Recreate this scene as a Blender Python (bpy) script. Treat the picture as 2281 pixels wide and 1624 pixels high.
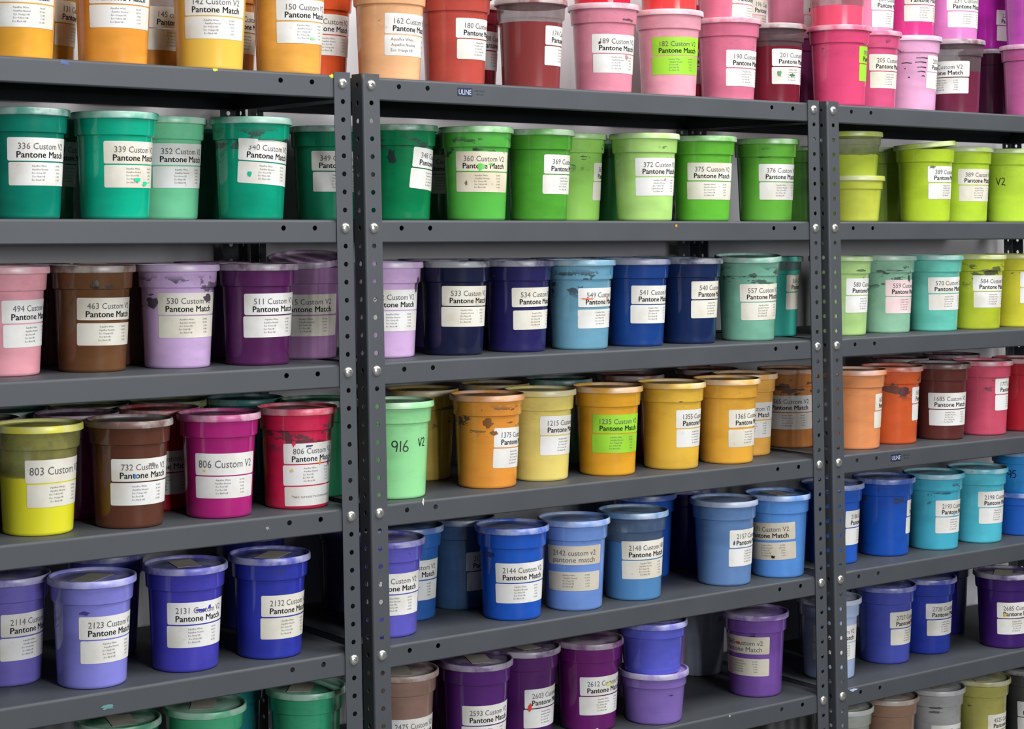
import bpy, bmesh, math, random
from mathutils import Vector
R = math.radians
random.seed(7)
scene = bpy.context.scene
for o in list(bpy.data.objects): bpy.data.objects.remove(o)
col = scene.collection

# ------------------------------------------------------------------ camera
cam_data = bpy.data.cameras.new('camera'); cam = bpy.data.objects.new('camera', cam_data); col.objects.link(cam)
cam.location = (-2.1612, -3.3396, 1.599)
cam.rotation_euler = (R(90), 0, -0.6486)
cam_data.sensor_width = 36.0
cam_data.lens = 4142.0 / 2281 * 36
cam_data.shift_y = -(812 - 509.4) / 2281
cam_data.clip_start = 0.05
scene.camera = cam
# ------------------------------------------------------------------ world, lights, exposure
world = bpy.data.worlds.new('world'); scene.world = world; world.use_nodes = True
world.node_tree.nodes['Background'].inputs[0].default_value = (0.93, 0.96, 1.0, 1)
world.node_tree.nodes['Background'].inputs[1].default_value = 0.09
def room_light(name, loc, size, power, color, rot=(0, 0, 0)):
    l = bpy.data.lights.new(name, 'AREA'); l.shape = 'RECTANGLE'; l.size, l.size_y = size
    l.energy = power; l.color = color
    o = bpy.data.objects.new(name, l); o.location = loc; o.rotation_euler = rot; col.objects.link(o)
    return o
# ceiling strip lamps over the aisle in front of the shelves
for k, x in enumerate((-0.7, 1.0, 2.7, 4.4)):
    room_light('ceiling_lamp_%d_offscreen' % (k+1), (x, -1.6, 4.0), (0.28, 1.5), 72, (1, 0.985, 0.96))
# daylight from the tall panes across the room whose row of reflections shows on the upper tubs
for k in range(4):
    room_light('window_pane_%d_offscreen' % (k+1), (-0.75 + 0.58*k, -5.5, 2.26), (0.36, 1.38), 54, (0.96, 0.98, 1.0), (R(90), 0, 0))
scene.view_settings.view_transform = 'Standard'; scene.view_settings.look = 'None'
scene.view_settings.gamma = 1.0; scene.view_settings.use_curve_mapping = False
scene.view_settings.exposure = 0.03

# ------------------------------------------------------------------ helpers
def lin(c):
    return tuple(((v/255)/12.92 if v/255 <= .04045 else ((v/255+.055)/1.055)**2.4) for v in c)
def ink(c):
    # ink colour as seen through the cloudy tub wall
    g = .3*c[0] + .59*c[1] + .11*c[2]
    return tuple(max(0, min(255, g + (v-g)*.86)) for v in c)
def tag(o, label, cat, group=None):
    o['label'] = label; o['category'] = cat
    if group: o['group'] = group
    return o
def link(name, mesh, mat=None, parent=None, loc=None, rotz=None):
    o = bpy.data.objects.new(name, mesh); col.objects.link(o)
    if parent is not None: o.parent = parent
    if loc: o.location = loc
    if rotz is not None: o.rotation_euler = (0, 0, rotz)
    if mat is not None:
        if not mesh.materials: mesh.materials.append(None)
        o.material_slots[0].link = 'OBJECT'; o.material_slots[0].material = mat
    return o
def empty(name, loc=(0, 0, 0)):
    o = bpy.data.objects.new(name, None); o.empty_display_size = .05; o.location = loc; col.objects.link(o); return o
def mesh_of(name, verts, faces, smooth=True):
    m = bpy.data.meshes.new(name); m.from_pydata(verts, [], faces); m.update()
    if smooth: m.polygons.foreach_set('use_smooth', [True]*len(m.polygons))
    return m
def lathe(name, prof, seg=64, sharp=35, k=1.0):
    prof = [(r*k, z) for r, z in prof]
    verts, faces = [], []
    n = len(prof)
    for r, z in prof:
        if r < 1e-6: verts.append((0, 0, z))
        else: verts += [(r*math.cos(2*math.pi*i/seg), r*math.sin(2*math.pi*i/seg), z) for i in range(seg)]
    idx, k = [], 0
    for r, z in prof:
        idx.append(k); k += 1 if r < 1e-6 else seg
    for j in range(n-1):
        a, b = idx[j], idx[j+1]; ra, rb = prof[j][0] < 1e-6, prof[j+1][0] < 1e-6
        for i in range(seg):
            i2 = (i+1) % seg
            if ra: faces.append((a, b+i2, b+i))
            elif rb: faces.append((a+i, a+i2, b))
            else: faces.append((a+i, a+i2, b+i2, b+i))
    m = mesh_of(name, verts, faces)
    bm = bmesh.new(); bm.from_mesh(m); bmesh.ops.recalc_face_normals(bm, faces=bm.faces)
    for e in bm.edges:
        if len(e.link_faces) == 2 and e.calc_face_angle(0) > R(sharp): e.smooth = False
    bm.to_mesh(m); bm.free(); return m
def ring_bm(bm, pts_a, pts_b):
    n = len(pts_a)
    for i in range(n):
        bm.faces.new((pts_a[i], pts_a[(i+1) % n], pts_b[(i+1) % n], pts_b[i]))
def plate(bm, org, U, V, us, vs, holes, r, a):
    """flat plate on a grid of us x vs; cells centred on a hole get a round hole of radius r"""
    org, U, V = Vector(org), Vector(U), Vector(V); cache = {}
    def vert(u, v):
        k = (round(u, 5), round(v, 5))
        if k not in cache: cache[k] = bm.verts.new(org + U*u + V*v)
        return cache[k]
    for i in range(len(us)-1):
        for j in range(len(vs)-1):
            u0, u1, v0, v1 = us[i], us[i+1], vs[j], vs[j+1]; uc, vc = (u0+u1)/2, (v0+v1)/2
            hole = next((h for h in holes if abs(h[0]-uc) < 1e-4 and abs(h[1]-vc) < 1e-4), None)
            if not hole:
                bm.faces.new((vert(u0, v0), vert(u1, v0), vert(u1, v1), vert(u0, v1))); continue
            cs = [bm.verts.new(org + U*(uc + r*math.cos(t)) + V*(vc + r*math.sin(t))) for t in [math.pi*(k/6) for k in range(12)]]
            corners = [vert(u1, v1), vert(u0, v1), vert(u0, v0), vert(u1, v0)]
            # four corner fans plus four side triangles
            for q in range(4):
                base = q*3
                ring = [cs[(base+d) % 12] for d in range(4)]
                for d in range(3): bm.faces.new((corners[q], ring[d+1], ring[d]))
                bm.faces.new((corners[q], corners[(q+1) % 4], ring[3]))
def box_bm(bm, x0, x1, y0, y1, z0, z1):
    v = [bm.verts.new(p) for p in ((x0,y0,z0),(x1,y0,z0),(x1,y1,z0),(x0,y1,z0),(x0,y0,z1),(x1,y0,z1),(x1,y1,z1),(x0,y1,z1))]
    for f in ((0,3,2,1),(4,5,6,7),(0,1,5,4),(1,2,6,5),(2,3,7,6),(3,0,4,7)): bm.faces.new([v[i] for i in f])
def bm_mesh(bm, name, smooth=False, recalc=True):
    if recalc: bmesh.ops.recalc_face_normals(bm, faces=bm.faces)
    m = bpy.data.meshes.new(name); bm.to_mesh(m); bm.free()
    if smooth: m.polygons.foreach_set('use_smooth', [True]*len(m.polygons))
    return m

# ------------------------------------------------------------------ materials
def new_mat(name):
    m = bpy.data.materials.new(name); m.use_nodes = True
    return m, m.node_tree, m.node_tree.nodes['Principled BSDF']
def nd(t, kind, **inp):
    n = t.nodes.new(kind)
    for k, v in inp.items(): n.inputs[k.replace('_', ' ')].default_value = v
    return n
def math_n(t, op, a, b=None, c=None, clamp=False):
    n = t.nodes.new('ShaderNodeMath'); n.operation = op; n.use_clamp = clamp
    for i, v in enumerate((a, b, c)):
        if v is None: continue
        if isinstance(v, (int, float)): n.inputs[i].default_value = v
        else: t.links.new(v, n.inputs[i])
    return n.outputs[0]
def mix_n(t, fac, a, b):
    n = t.nodes.new('ShaderNodeMix'); n.data_type = 'RGBA'
    for s, v in ((n.inputs[0], fac), (n.inputs[6], a), (n.inputs[7], b)):
        if isinstance(v, (int, float)): s.default_value = v
        elif isinstance(v, tuple): s.default_value = (*v[:3], 1)
        else: t.links.new(v, s)
    return n.outputs[2]
def ramp(t, val, lo, hi):
    n = t.nodes.new('ShaderNodeMapRange'); n.interpolation_type = 'SMOOTHSTEP'
    t.links.new(val, n.inputs[0]); n.inputs[1].default_value = lo; n.inputs[2].default_value = hi
    return n.outputs[0]
def noise(t, scale, detail=3, vec=None, rough=.55):
    n = nd(t, 'ShaderNodeTexNoise', Scale=scale, Detail=detail, Roughness=rough)
    if vec is not None: t.links.new(vec, n.inputs['Vector'])
    return n.outputs['Fac']

def make_steel():
    m, t, p = new_mat('grey_painted_steel')
    tc = t.nodes.new('ShaderNodeTexCoord').outputs['Object']
    n1 = noise(t, 6, 4, tc); n2 = noise(t, 140, 2, tc); n3 = noise(t, 38, 5, tc, .7)
    c = mix_n(t, n1, lin((60, 64, 69)), lin((67, 71, 76)))
    c = mix_n(t, ramp(t, n3, .69, .74), c, lin((92, 96, 100)))
    c = mix_n(t, ramp(t, n3, .30, .25), c, lin((46, 48, 51)))
    t.links.new(c, p.inputs['Base Color'])
    t.links.new(math_n(t, 'MULTIPLY_ADD', n1, .2, .46), p.inputs['Roughness'])
    b = nd(t, 'ShaderNodeBump', Strength=.06, Distance=.001); t.links.new(n2, b.inputs['Height']); t.links.new(b.outputs[0], p.inputs['Normal'])
    return m
def simple(name, rgb, rough=.5, metal=0.0, spec=.5):
    m, t, p = new_mat(name)
    tc = t.nodes.new('ShaderNodeTexCoord').outputs['Object']
    n = noise(t, 60, 3, tc); a = lin(rgb)
    t.links.new(mix_n(t, n, tuple(v*.9 for v in a), tuple(min(1, v*1.08) for v in a)), p.inputs['Base Color'])
    p.inputs['Roughness'].default_value = rough; p.inputs['Metallic'].default_value = metal
    p.inputs['Specular IOR Level'].default_value = spec
    return m
def paper(name, rgb, dirt=.25, dirtcol=(150, 120, 80)):
    m, t, p = new_mat(name)
    info = t.nodes.new('ShaderNodeObjectInfo')
    tc = t.nodes.new('ShaderNodeTexCoord').outputs['Object']
    add = t.nodes.new('ShaderNodeVectorMath'); add.operation = 'ADD'; t.links.new(tc, add.inputs[0])
    cx = t.nodes.new('ShaderNodeCombineXYZ'); t.links.new(math_n(t, 'MULTIPLY', info.outputs['Random'], 37.0), cx.inputs[0]); t.links.new(cx.outputs[0], add.inputs[1])
    v = add.outputs[0]
    n1 = noise(t, 14, 4, v); n2 = noise(t, 55, 3, v, .65)
    c = mix_n(t, ramp(t, n1, .35, .75), lin(rgb), tuple(a*b for a, b in zip(lin(rgb), (.84, .80, .72))))
    c = mix_n(t, math_n(t, 'MULTIPLY', ramp(t, n2, .66, .74), dirt), c, lin(dirtcol))
    t.links.new(c, p.inputs['Base Color']); p.inputs['Roughness'].default_value = .5
    p.inputs['Specular IOR Level'].default_value = .2
    return m
# one shader group for all opaque tub walls: ink colour seen through the plastic, scraped patches below the band, specks
def tub_group():
    g = bpy.data.node_groups.new('tub_wall', 'ShaderNodeTree')
    for nm, st in (('Color', 'NodeSocketColor'), ('Patch', 'NodeSocketFloat'), ('Seed', 'NodeSocketFloat')):
        g.interface.new_socket(nm, in_out='INPUT', socket_type=st)
    g.interface.new_socket('BSDF', in_out='OUTPUT', socket_type='NodeSocketShader')
    gi = g.nodes.new('NodeGroupInput'); go = g.nodes.new('NodeGroupOutput')
    tc = g.nodes.new('ShaderNodeTexCoord').outputs['Object']
    sp = g.nodes.new('ShaderNodeSeparateXYZ'); g.links.new(tc, sp.inputs[0]); z = sp.outputs[2]
    cx = g.nodes.new('ShaderNodeCombineXYZ')
    g.links.new(sp.outputs[0], cx.inputs[0]); g.links.new(sp.outputs[1], cx.inputs[1])
    g.links.new(math_n(g, 'MULTIPLY_ADD', z, 2.2, gi.outputs['Seed']), cx.inputs[2]); v = cx.outputs[0]
    n1 = noise(g, 17, 5, v, .60); n2 = noise(g, 130, 2, v); n3 = noise(g, 9, 3, v); n4 = noise(g, 60, 4, v, .7)
    dark = mix_n(g, .82, gi.outputs['Color'], (.045, .048, .055))
    soft = mix_n(g, .35, gi.outputs['Color'], (.02, .02, .025))
    light = mix_n(g, .16, gi.outputs['Color'], (0, 0, 0))
    c = mix_n(g, ramp(g, n3, .40, .70), gi.outputs['Color'], light)
    zone = math_n(g, 'MULTIPLY', ramp(g, z, .112, .140), ramp(g, z, .196, .176))
    # ink film thinning under the lid band
    c = mix_n(g, math_n(g, 'MULTIPLY', math_n(g, 'MULTIPLY', zone, ramp(g, n4, .50, .72)), .40), c, soft)
    thr = math_n(g, 'SUBTRACT', n1, math_n(g, 'MULTIPLY', gi.outputs['Patch'], .14))
    patch = math_n(g, 'MULTIPLY', zone, ramp(g, thr, .300, .288))
    c = mix_n(g, patch, c, dark)
    c = mix_n(g, math_n(g, 'MULTIPLY', ramp(g, n2, .745, .765), .8), c, soft)
    p = g.nodes.new('ShaderNodeBsdfPrincipled'); g.links.new(c, p.inputs['Base Color'])
    p.inputs['Specular IOR Level'].default_value = .5
    g.links.new(math_n(g, 'MULTIPLY_ADD', n3, .12, .06), p.inputs['Roughness'])
    b = nd(g, 'ShaderNodeBump', Strength=.05, Distance=.0012); g.links.new(n1, b.inputs['Height']); g.links.new(b.outputs[0], p.inputs['Normal'])
    g.links.new(p.outputs[0], go.inputs[0])
    return g
TUBG = tub_group()
def tub_mat(rgb, patch, seed):
    m = bpy.data.materials.new('ink_in_plastic'); m.use_nodes = True; t = m.node_tree
    t.nodes.remove(t.nodes['Principled BSDF'])
    n = t.nodes.new('ShaderNodeGroup'); n.node_tree = TUBG
    n.inputs['Color'].default_value = (*lin(ink(rgb)), 1); n.inputs['Patch'].default_value = patch; n.inputs['Seed'].default_value = seed
    t.links.new(n.outputs[0], t.nodes['Material Output'].inputs[0]); return m
def lid_mat(rgb, seed):
    m, t, p = new_mat('ink_smeared_lid')
    a = lin(ink(rgb)); tc = t.nodes.new('ShaderNodeTexCoord').outputs['Object']
    mp = nd(t, 'ShaderNodeMapping'); mp.inputs['Location'].default_value = (seed, seed*.7, 0); t.links.new(tc, mp.inputs[0])
    n1 = noise(t, 16, 4, mp.outputs[0], .6); n2 = noise(t, 45, 3, mp.outputs[0], .6)
    pale = tuple(v*.52 + .32 for v in a); deep = tuple(v*.86 + .06 for v in a)
    c = mix_n(t, ramp(t, n1, .38, .60), deep, pale)      # milky plastic smeared with ink
    c = mix_n(t, math_n(t, 'MULTIPLY', ramp(t, n2, .68, .74), .45), c, tuple(v*.5 for v in a))
    t.links.new(c, p.inputs['Base Color']); p.inputs['Roughness'].default_value = .36
    return m
def clear_mat(rgb, seed, top):
    m, t, p = new_mat('clear_smeared_plastic'); a = lin(ink(rgb))
    tc = t.nodes.new('ShaderNodeTexCoord').outputs['Object']
    mp = nd(t, 'ShaderNodeMapping'); mp.inputs['Location'].default_value = (seed, 0, seed); t.links.new(tc, mp.inputs[0])
    n1 = noise(t, 22, 4, mp.outputs[0], .6)
    t.links.new(mix_n(t, ramp(t, n1, .40, .62), tuple(v*.34 + .10 for v in a), tuple(v*.42 + .10 for v in a)), p.inputs['Base Color'])
    p.inputs['Roughness'].default_value = .18
    sp = t.nodes.new('ShaderNodeSeparateXYZ'); t.links.new(tc, sp.inputs[0])
    wet = ramp(t, math_n(t, 'MULTIPLY_ADD', n1, .012, sp.outputs[2]), top+.0075, top+.0045)
    src = p.inputs['Base Color'].links[0].from_socket
    t.links.new(mix_n(t, wet, src, a), p.inputs['Base Color'])
    tr = t.nodes.new('ShaderNodeBsdfTransparent'); tr.inputs[0].default_value = (.93, .93, .93, 1)
    mx = t.nodes.new('ShaderNodeMixShader'); t.links.new(math_n(t, 'MAXIMUM', wet, math_n(t, 'MULTIPLY_ADD', ramp(t, n1, .40, .62), .12, .46)), mx.inputs[0])
    t.links.new(tr.outputs[0], mx.inputs[1]); t.links.new(p.outputs[0], mx.inputs[2])
    t.links.new(mx.outputs[0], t.nodes['Material Output'].inputs[0])
    return m
STEEL = make_steel()
ZINC = simple('zinc_plated_bolt', (205, 206, 200), .28, .85)
P_WHITE = paper('white_paper', (220, 220, 219), .25)
P_YEL = paper('yellowed_paper', (217, 214, 204), .4)
P_GREY = paper('greyed_paper', (196, 190, 176), .35, (110, 100, 90))
P_LIME = paper('lime_paper', (150, 208, 58), .1, (110, 160, 40))
P_PINK = paper('pink_paper', (228, 204, 206), .2)
P_DIRTY = paper('dirty_paper', (216, 208, 190), .8, (90, 80, 60))
INK_T = simple('grey_print', (98, 96, 96), .8, 0.0, .1)
INK_B = simple('black_print', (30, 30, 31), .8, 0.0, .1)
INK_F = simple('fine_grey_print', (112, 110, 108), .8, 0.0, .1)
MARKER = simple('black_marker', (16, 18, 20), .4)
NAVY = simple('navy_print', (20, 30, 66), .5)
WHITE_INK = simple('white_print', (190, 196, 206), .5)

# ------------------------------------------------------------------ the setting
def struct(name, mesh, mat):
    o = link(name, mesh, mat); o['kind'] = 'structure'; return o
def plaster():
    m, t, p = new_mat('white_wall_paint'); tc = t.nodes.new('ShaderNodeTexCoord').outputs['Object']
    n1 = noise(t, 3, 4, tc); n2 = noise(t, 220, 2, tc)
    t.links.new(mix_n(t, n1, lin((200, 198, 202)), lin((208, 206, 208))), p.inputs['Base Color']); p.inputs['Roughness'].default_value = .6
    b = nd(t, 'ShaderNodeBump', Strength=.1, Distance=.001); t.links.new(n2, b.inputs['Height']); t.links.new(b.outputs[0], p.inputs['Normal'])
    return m
def concrete():
    m, t, p = new_mat('concrete_floor'); tc = t.nodes.new('ShaderNodeTexCoord').outputs['Object']
    n1 = noise(t, 2, 6, tc, .65)
    t.links.new(mix_n(t, n1, lin((66, 64, 62)), lin((98, 95, 92))), p.inputs['Base Color']); p.inputs['Roughness'].default_value = .55
    return m
bm = bmesh.new(); box_bm(bm, -5, 9, .56, .66, 0, 4.6); struct('wall_back', bm_mesh(bm, 'wall_back'), plaster())
bm = bmesh.new(); box_bm(bm, -5, 9, -8, .66, -.1, 0); struct('floor', bm_mesh(bm, 'floor'), concrete())

# ------------------------------------------------------------------ shelving units
W, GAP, LEAN = 1.3494, 0.0714, 0.0231       # bolt-to-bolt width, bolt-to-bolt gap between units, sideways lean of the racks
PITCH, DEPTH, S0 = 0.3048, 0.50, 1.905      # shelf spacing, depth, bolt height of the top shelf
SHELF_Z = [S0 - i*PITCH for i in range(7)]
HP = PITCH/8; PW = .042; TH = .0016
def lean(z): return -LEAN*(z - 1.6002)
def post_mesh(sx, sy):
    """angle post with a row of holes; sx = side of its outer flange, sy = +1 front post, -1 rear post"""
    bm = bmesh.new(); r = .0054; a = .0095; br = .0045
    top = S0 + .024; holes_z = [S0 - n*HP for n in range(50)]
    vs = [0.0]
    for z in reversed(holes_z): vs += [z-a, z+a]
    vs.append(top)
    fw = PW - br
    us = [0, PW/2-a, PW/2+a, fw]
    # front face: u runs from the free edge to the bend
    x_free = -sx*PW/2
    hs = [(PW/2, z) for z in holes_z]
    plate(bm, (x_free, 0, 0), (sx, 0, 0), (0, 0, 1), us, vs, hs, r, a)
    us2 = [br, PW/2-a, PW/2+a, PW]
    plate(bm, (sx*PW/2, 0, 0), (0, sy, 0), (0, 0, 1), us2, vs, hs, r, a)
    # rounded bend
    prev = None
    for k in range(7):
        t = k/6*math.pi/2
        x = sx*(PW/2 - br + br*math.sin(t)); y = sy*(br - br*math.cos(t))
        cur = [bm.verts.new((x, y, z)) for z in vs]
        if prev:
            for j in range(len(vs)-1): bm.faces.new((prev[j], cur[j], cur[j+1], prev[j+1])).smooth = True
        prev = cur
    bmesh.ops.remove_doubles(bm, verts=bm.verts, dist=1e-5)
    bmesh.ops.recalc_face_normals(bm, faces=bm.faces)
    for v in bm.verts: v.co.x += lean(v.co.z)
    m = bm_mesh(bm, 'post', recalc=False)
    return m
def shelf_mesh():
    """steel tray: top at z = 0, rolled front edge, lips down on all sides with return flanges"""
    bm = bmesh.new()
    x0, x1 = -PW/2 + .003, W + PW/2 - .003; y0, y1 = .0022, DEPTH - .0022
    br = .006; lip = .049; zb = -.0175; a = .011; r = .0056
    hx = [.073, .148, W-.148, W-.073]
    us = [x0]
    for h in hx: us += [h-a, h+a]
    us.append(x1)
    plate(bm, (0, y0, 0), (1, 0, 0), (0, 0, 1), us, [-lip+.003, zb-a, zb+a-.001, -br] if False else [-lip+.003, zb-a, zb+a, -br], [(h, zb) for h in hx], r, a)
    def sweep(prof, uu):
        prev = None
        for y, z in prof:
            cur = [bm.verts.new((u, y, z)) for u in uu]
            if prev:
                for j in range(len(uu)-1):
                    f = bm.faces.new((prev[j], prev[j+1], cur[j+1], cur[j])); f.smooth = True
            prev = cur
    sweep([(y0 + br - br*math.cos(t), -br + br*math.sin(t)) for t in [math.pi/2*k/5 for k in range(6)]], us)
    sweep([(y0, -lip+.003), (y0+.001, -lip+.001), (y0+.003, -lip), (y0+.016, -lip)], us)
    # deck
    vs = [y0+br, .12, .25, .38, y1]
    plate(bm, (0, 0, 0), (1, 0, 0), (0, 1, 0), us, vs, [], r, a)
    sweep([(y1, 0), (y1, -lip), (y1-.016, -lip)], us)
    for x, s in ((x0, 1), (x1, -1)):
        v = [bm.verts.new(p) for p in ((x, y0+br, 0), (x, y1, 0), (x, y1, -lip), (x, y0+br, -lip))]; bm.faces.new(v)
        w = [bm.verts.new(p) for p in ((x, y0+br, -lip), (x, y1, -lip), (x+s*.014, y1, -lip), (x+s*.014, y0+br, -lip))]; bm.faces.new(w)
    bmesh.ops.remove_doubles(bm, verts=bm.verts, dist=1e-5)
    bmesh.ops.recalc_face_normals(bm, faces=bm.faces)
    return bm_mesh(bm, 'shelf', recalc=False)
def bolt_meshes():
    head = lathe('bolt', [(0, .0058), (.0035, .0056), (.0065, .0049), (.009, .0036), (.0108, .0018), (.0115, .0004), (.0115, 0), (0, 0)], 24)
    # cross recess really cut into the dome; the drive slot is its floor
    def cross(z0, z1, name):
        p = [(.0046, .0012), (.0012, .0012), (.0012, .0046), (-.0012, .0046), (-.0012, .0012), (-.0046, .0012), (-.0046, -.0012), (-.0012, -.0012), (-.0012, -.0046), (.0012, -.0046), (.0012, -.0012), (.0046, -.0012)]
        n = len(p); vs = [(x, y, z0) for x, y in p] + [(x, y, z1) for x, y in p]
        fs = [tuple(reversed(range(n))), tuple(range(n, 2*n))] + [(i, (i+1) % n, n+(i+1) % n, n+i) for i in range(n)]
        bm = bmesh.new(); m = mesh_of(name, vs, fs, False); bm.from_mesh(m); bmesh.ops.recalc_face_normals(bm, faces=bm.faces); bm.to_mesh(m); bm.free(); return m
    h = bpy.data.objects.new('h', head); c = bpy.data.objects.new('c', cross(.0018, .01, 'cutter')); col.objects.link(h); col.objects.link(c)
    md = h.modifiers.new('cut', 'BOOLEAN'); md.operation = 'DIFFERENCE'; md.object = c; md.solver = 'EXACT'
    dg = bpy.context.evaluated_depsgraph_get(); dg.update()
    cut = bpy.data.meshes.new_from_object(h.evaluated_get(dg)); cut.name = 'bolt'
    bpy.data.objects.remove(h); bpy.data.objects.remove(c)
    return cut, cross(.0014, .0019, 'drive_slot')
POSTS = {(sx, sy): post_mesh(sx, sy) for sx in (-1, 1) for sy in (1, -1)}
SHELF = shelf_mesh(); BOLT, SLOTM = bolt_meshes()
def solid(o, off):
    md = o.modifiers.new('thickness', 'SOLIDIFY'); md.thickness = TH; md.offset = off; return o
UNITS = []
for ui, (ux, lab) in enumerate(((-GAP-W, 'grey steel shelving unit holding the teal, plum and blue-violet ink tubs'),
                                (0.0, 'grey steel shelving unit between two others with leaf green and navy ink tubs'),
                                (W+GAP, 'grey steel shelving unit holding the acid green, turquoise and khaki ink tubs'))):
    u = empty('shelving_unit', (ux, 0, 0)); tag(u, lab, 'shelves', 'grey steel shelving units standing side by side'); UNITS.append(u)
    for px, sx in ((0, -1), (W, 1)):
        solid(link('post', POSTS[(sx, 1)], STEEL, u, (px, 0, 0)), 0)
        solid(link('post', POSTS[(sx, -1)], STEEL, u, (px, DEPTH, 0)), 0)
    u['shelves'] = 7
    for i, z in enumerate(SHELF_Z):
        s = solid(link('shelf', SHELF, STEEL, u, (lean(z), 0, z+.0175)), -1)
        for px in (0, W):
            b = link('bolt', BOLT, ZINC, u, (px + lean(z), -.0008, z)); b.rotation_euler = (R(90), 0, 0)
            b.rotation_euler = (R(90), random.uniform(0, 1.5), 0); link('drive_slot', SLOTM, ZINC, b)
    del u['shelves']

# ------------------------------------------------------------------ lettering: glyph outlines turned into small flat meshes
TEXTS = {}
def want(s, bold=False, res=2): TEXTS.setdefault((s, bold, res), None)
def bake_texts():
    tmp = []
    for (s, bold, res) in TEXTS:
        c = bpy.data.curves.new('t', 'FONT'); c.body = s; c.size = 1; c.resolution_u = res; c.fill_mode = 'FRONT'
        o = bpy.data.objects.new('t', c); col.objects.link(o); tmp.append(((s, bold, res), o, c))
    dg = bpy.context.evaluated_depsgraph_get(); dg.update()
    for k, o, c in tmp:
        me = o.evaluated_get(dg).to_mesh()
        vs = [(v.co.x, v.co.y) for v in me.vertices]; fs = [tuple(p.vertices) for p in me.polygons]
        o.evaluated_get(dg).to_mesh_clear()
        if vs:
            x0 = min(v[0] for v in vs); x1 = max(v[0] for v in vs)
            vs = [(x-x0, y) for x, y in vs]
        else: x0 = x1 = 0
        TEXTS[k] = (vs, fs, max(x1-x0, 1e-4))
    for k, o, c in tmp: bpy.data.objects.remove(o); bpy.data.curves.remove(c)
CAP = .70
def put(acc, key, x, y, cap=None, width=None, align='l', maxw=None):
    """add the text to acc=(verts, faces) on a flat sheet, baseline at y"""
    vs, fs, w = TEXTS[key]; sy = cap/CAP; sx = sy if width is None else width/w
    if maxw and w*sx > maxw: sx = maxw/w
    ox = x - (w*sx if align == 'r' else w*sx/2 if align == 'c' else 0)
    for dx, dy in (((-.016, 0), (.016, 0), (0, .012), (0, -.008)) if key[1] else ((0, 0),)):      # bold: overprinted with a slight shift
        k = len(acc[0]); acc[0].extend([(ox + (a+dx)*sx, y + (b+dy)*sy) for a, b in vs]); acc[1].extend([tuple(i+k for i in f) for f in fs])
# ------------------------------------------------------------------ tubs
KR = 1.042      # radial scale of the tubs
def wall_r(z, small): return KR*wall_0(z, small)
def wall_0(z, small):
    if small:
        return .0665 + (.0735-.0665)*min(max(z-.006, 0), .082)/.082 + (.0045 if z > .089 else 0)
    return .0645 + (.0715-.0645)*min(max(z-.006, 0), .157)/.157 + (.005 if z > .166 else 0)
def wrap(pts, small, off, rot=0.0, ctr=(0, 0)):
    """sheet coordinates (s along the wall, z height) onto the cone, facing +X"""
    out = []; cr, sr = math.cos(rot), math.sin(rot)
    for s, z in pts:
        if rot:
            ds, dz = s-ctr[0], z-ctr[1]; s, z = ctr[0]+ds*cr-dz*sr, ctr[1]+ds*sr+dz*cr
        r = wall_r(z, small) + off; t = s/.073
        out.append((r*math.cos(t), r*math.sin(t), z))
    return out
BODY = lathe('tub_body', [(0, .0015), (.054, .0015), (.0585, 0), (.0618, .0008), (.0638, .003), (.0645, .007), (.0715, .163), (.0722, .1645), (.0752, .1662), (.0762, .1685), (.0778, .199), (.0788, .2005), (.0775, .2012), (.0762, .199)], 72, k=KR)
SBODY = lathe('tub_body', [(0, .0015), (.056, .0015), (.0605, 0), (.0638, .0008), (.0658, .003), (.0665, .007), (.0735, .087), (.0741, .0882), (.0765, .0896), (.0772, .0915), (.0780, .1125), (.0788, .1140), (.0775, .1147), (.0762, .1125)], 72, k=KR)
def lid_prof(h): return [(.0785, h-.0165), (.0812, h-.0170), (.0830, h-.0158), (.0834, h-.0142), (.0830, h-.0050), (.0822, h-.0032), (.0806, h-.0025), (.0788, h-.0030), (.0776, h-.0045), (.0768, h-.0085), (.0745, h-.0088), (.05, h-.0086), (.049, h-.0080), (.012, h-.0078), (0, h-.0078)]
LID = lathe('lid', lid_prof(.215), 72, k=KR); SLID = lathe('lid', lid_prof(.128), 72, k=KR)
INKS = {}
def ink_mesh(fill, small):
    k = (fill, small)
    if k not in INKS:
        H = .110 if small else .195; top = .004 + (H-.004)*fill; o = -.0009
        pr = [(0, .003), (.056, .003)] + [(wall_r(z, small)+o, z) for z in (.006, .03, .06, .09, .12, .15, .162) if z < top-.002] + [(wall_r(top, small)+o, top), (0, top-.001)]
        INKS[k] = lathe('ink', pr, 48)
    return INKS[k]
LW, LH = .1440, .0445
def sheet(s0, s1, z0, z1, small, off, rot, ctr, rc=.0035, nx=26, nz=3):
    """paper rectangle with rounded corners wrapped on the wall"""
    pts, faces = [], []
    xs = [s0 + rc*(1-math.cos(k/4*math.pi/2)) for k in range(4)] + [s0+rc+(s1-s0-2*rc)*k/nx for k in range(nx+1)] + [s1 - rc*(1-math.cos((3-k)/4*math.pi/2)) for k in range(4)]
    for x in xs:
        d = min(x-s0, s1-x); ins = 0 if d >= rc else rc - math.sqrt(max(rc*rc-(rc-d)**2, 0))
        for j in range(nz+1): pts.append((x, z0+ins + (z1-z0-2*ins)*j/nz))
    for i in range(len(xs)-1):
        for j in range(nz):
            a = i*(nz+1)+j; faces.append((a, a+nz+1, a+nz+2, a+1))
    return mesh_of('sticker', wrap(pts, small, off, rot, ctr), faces)
def flat(acc, name, small, off, rot, ctr):
    return mesh_of(name, wrap(acc[0], small, off, rot, ctr), acc[1], False)
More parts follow.
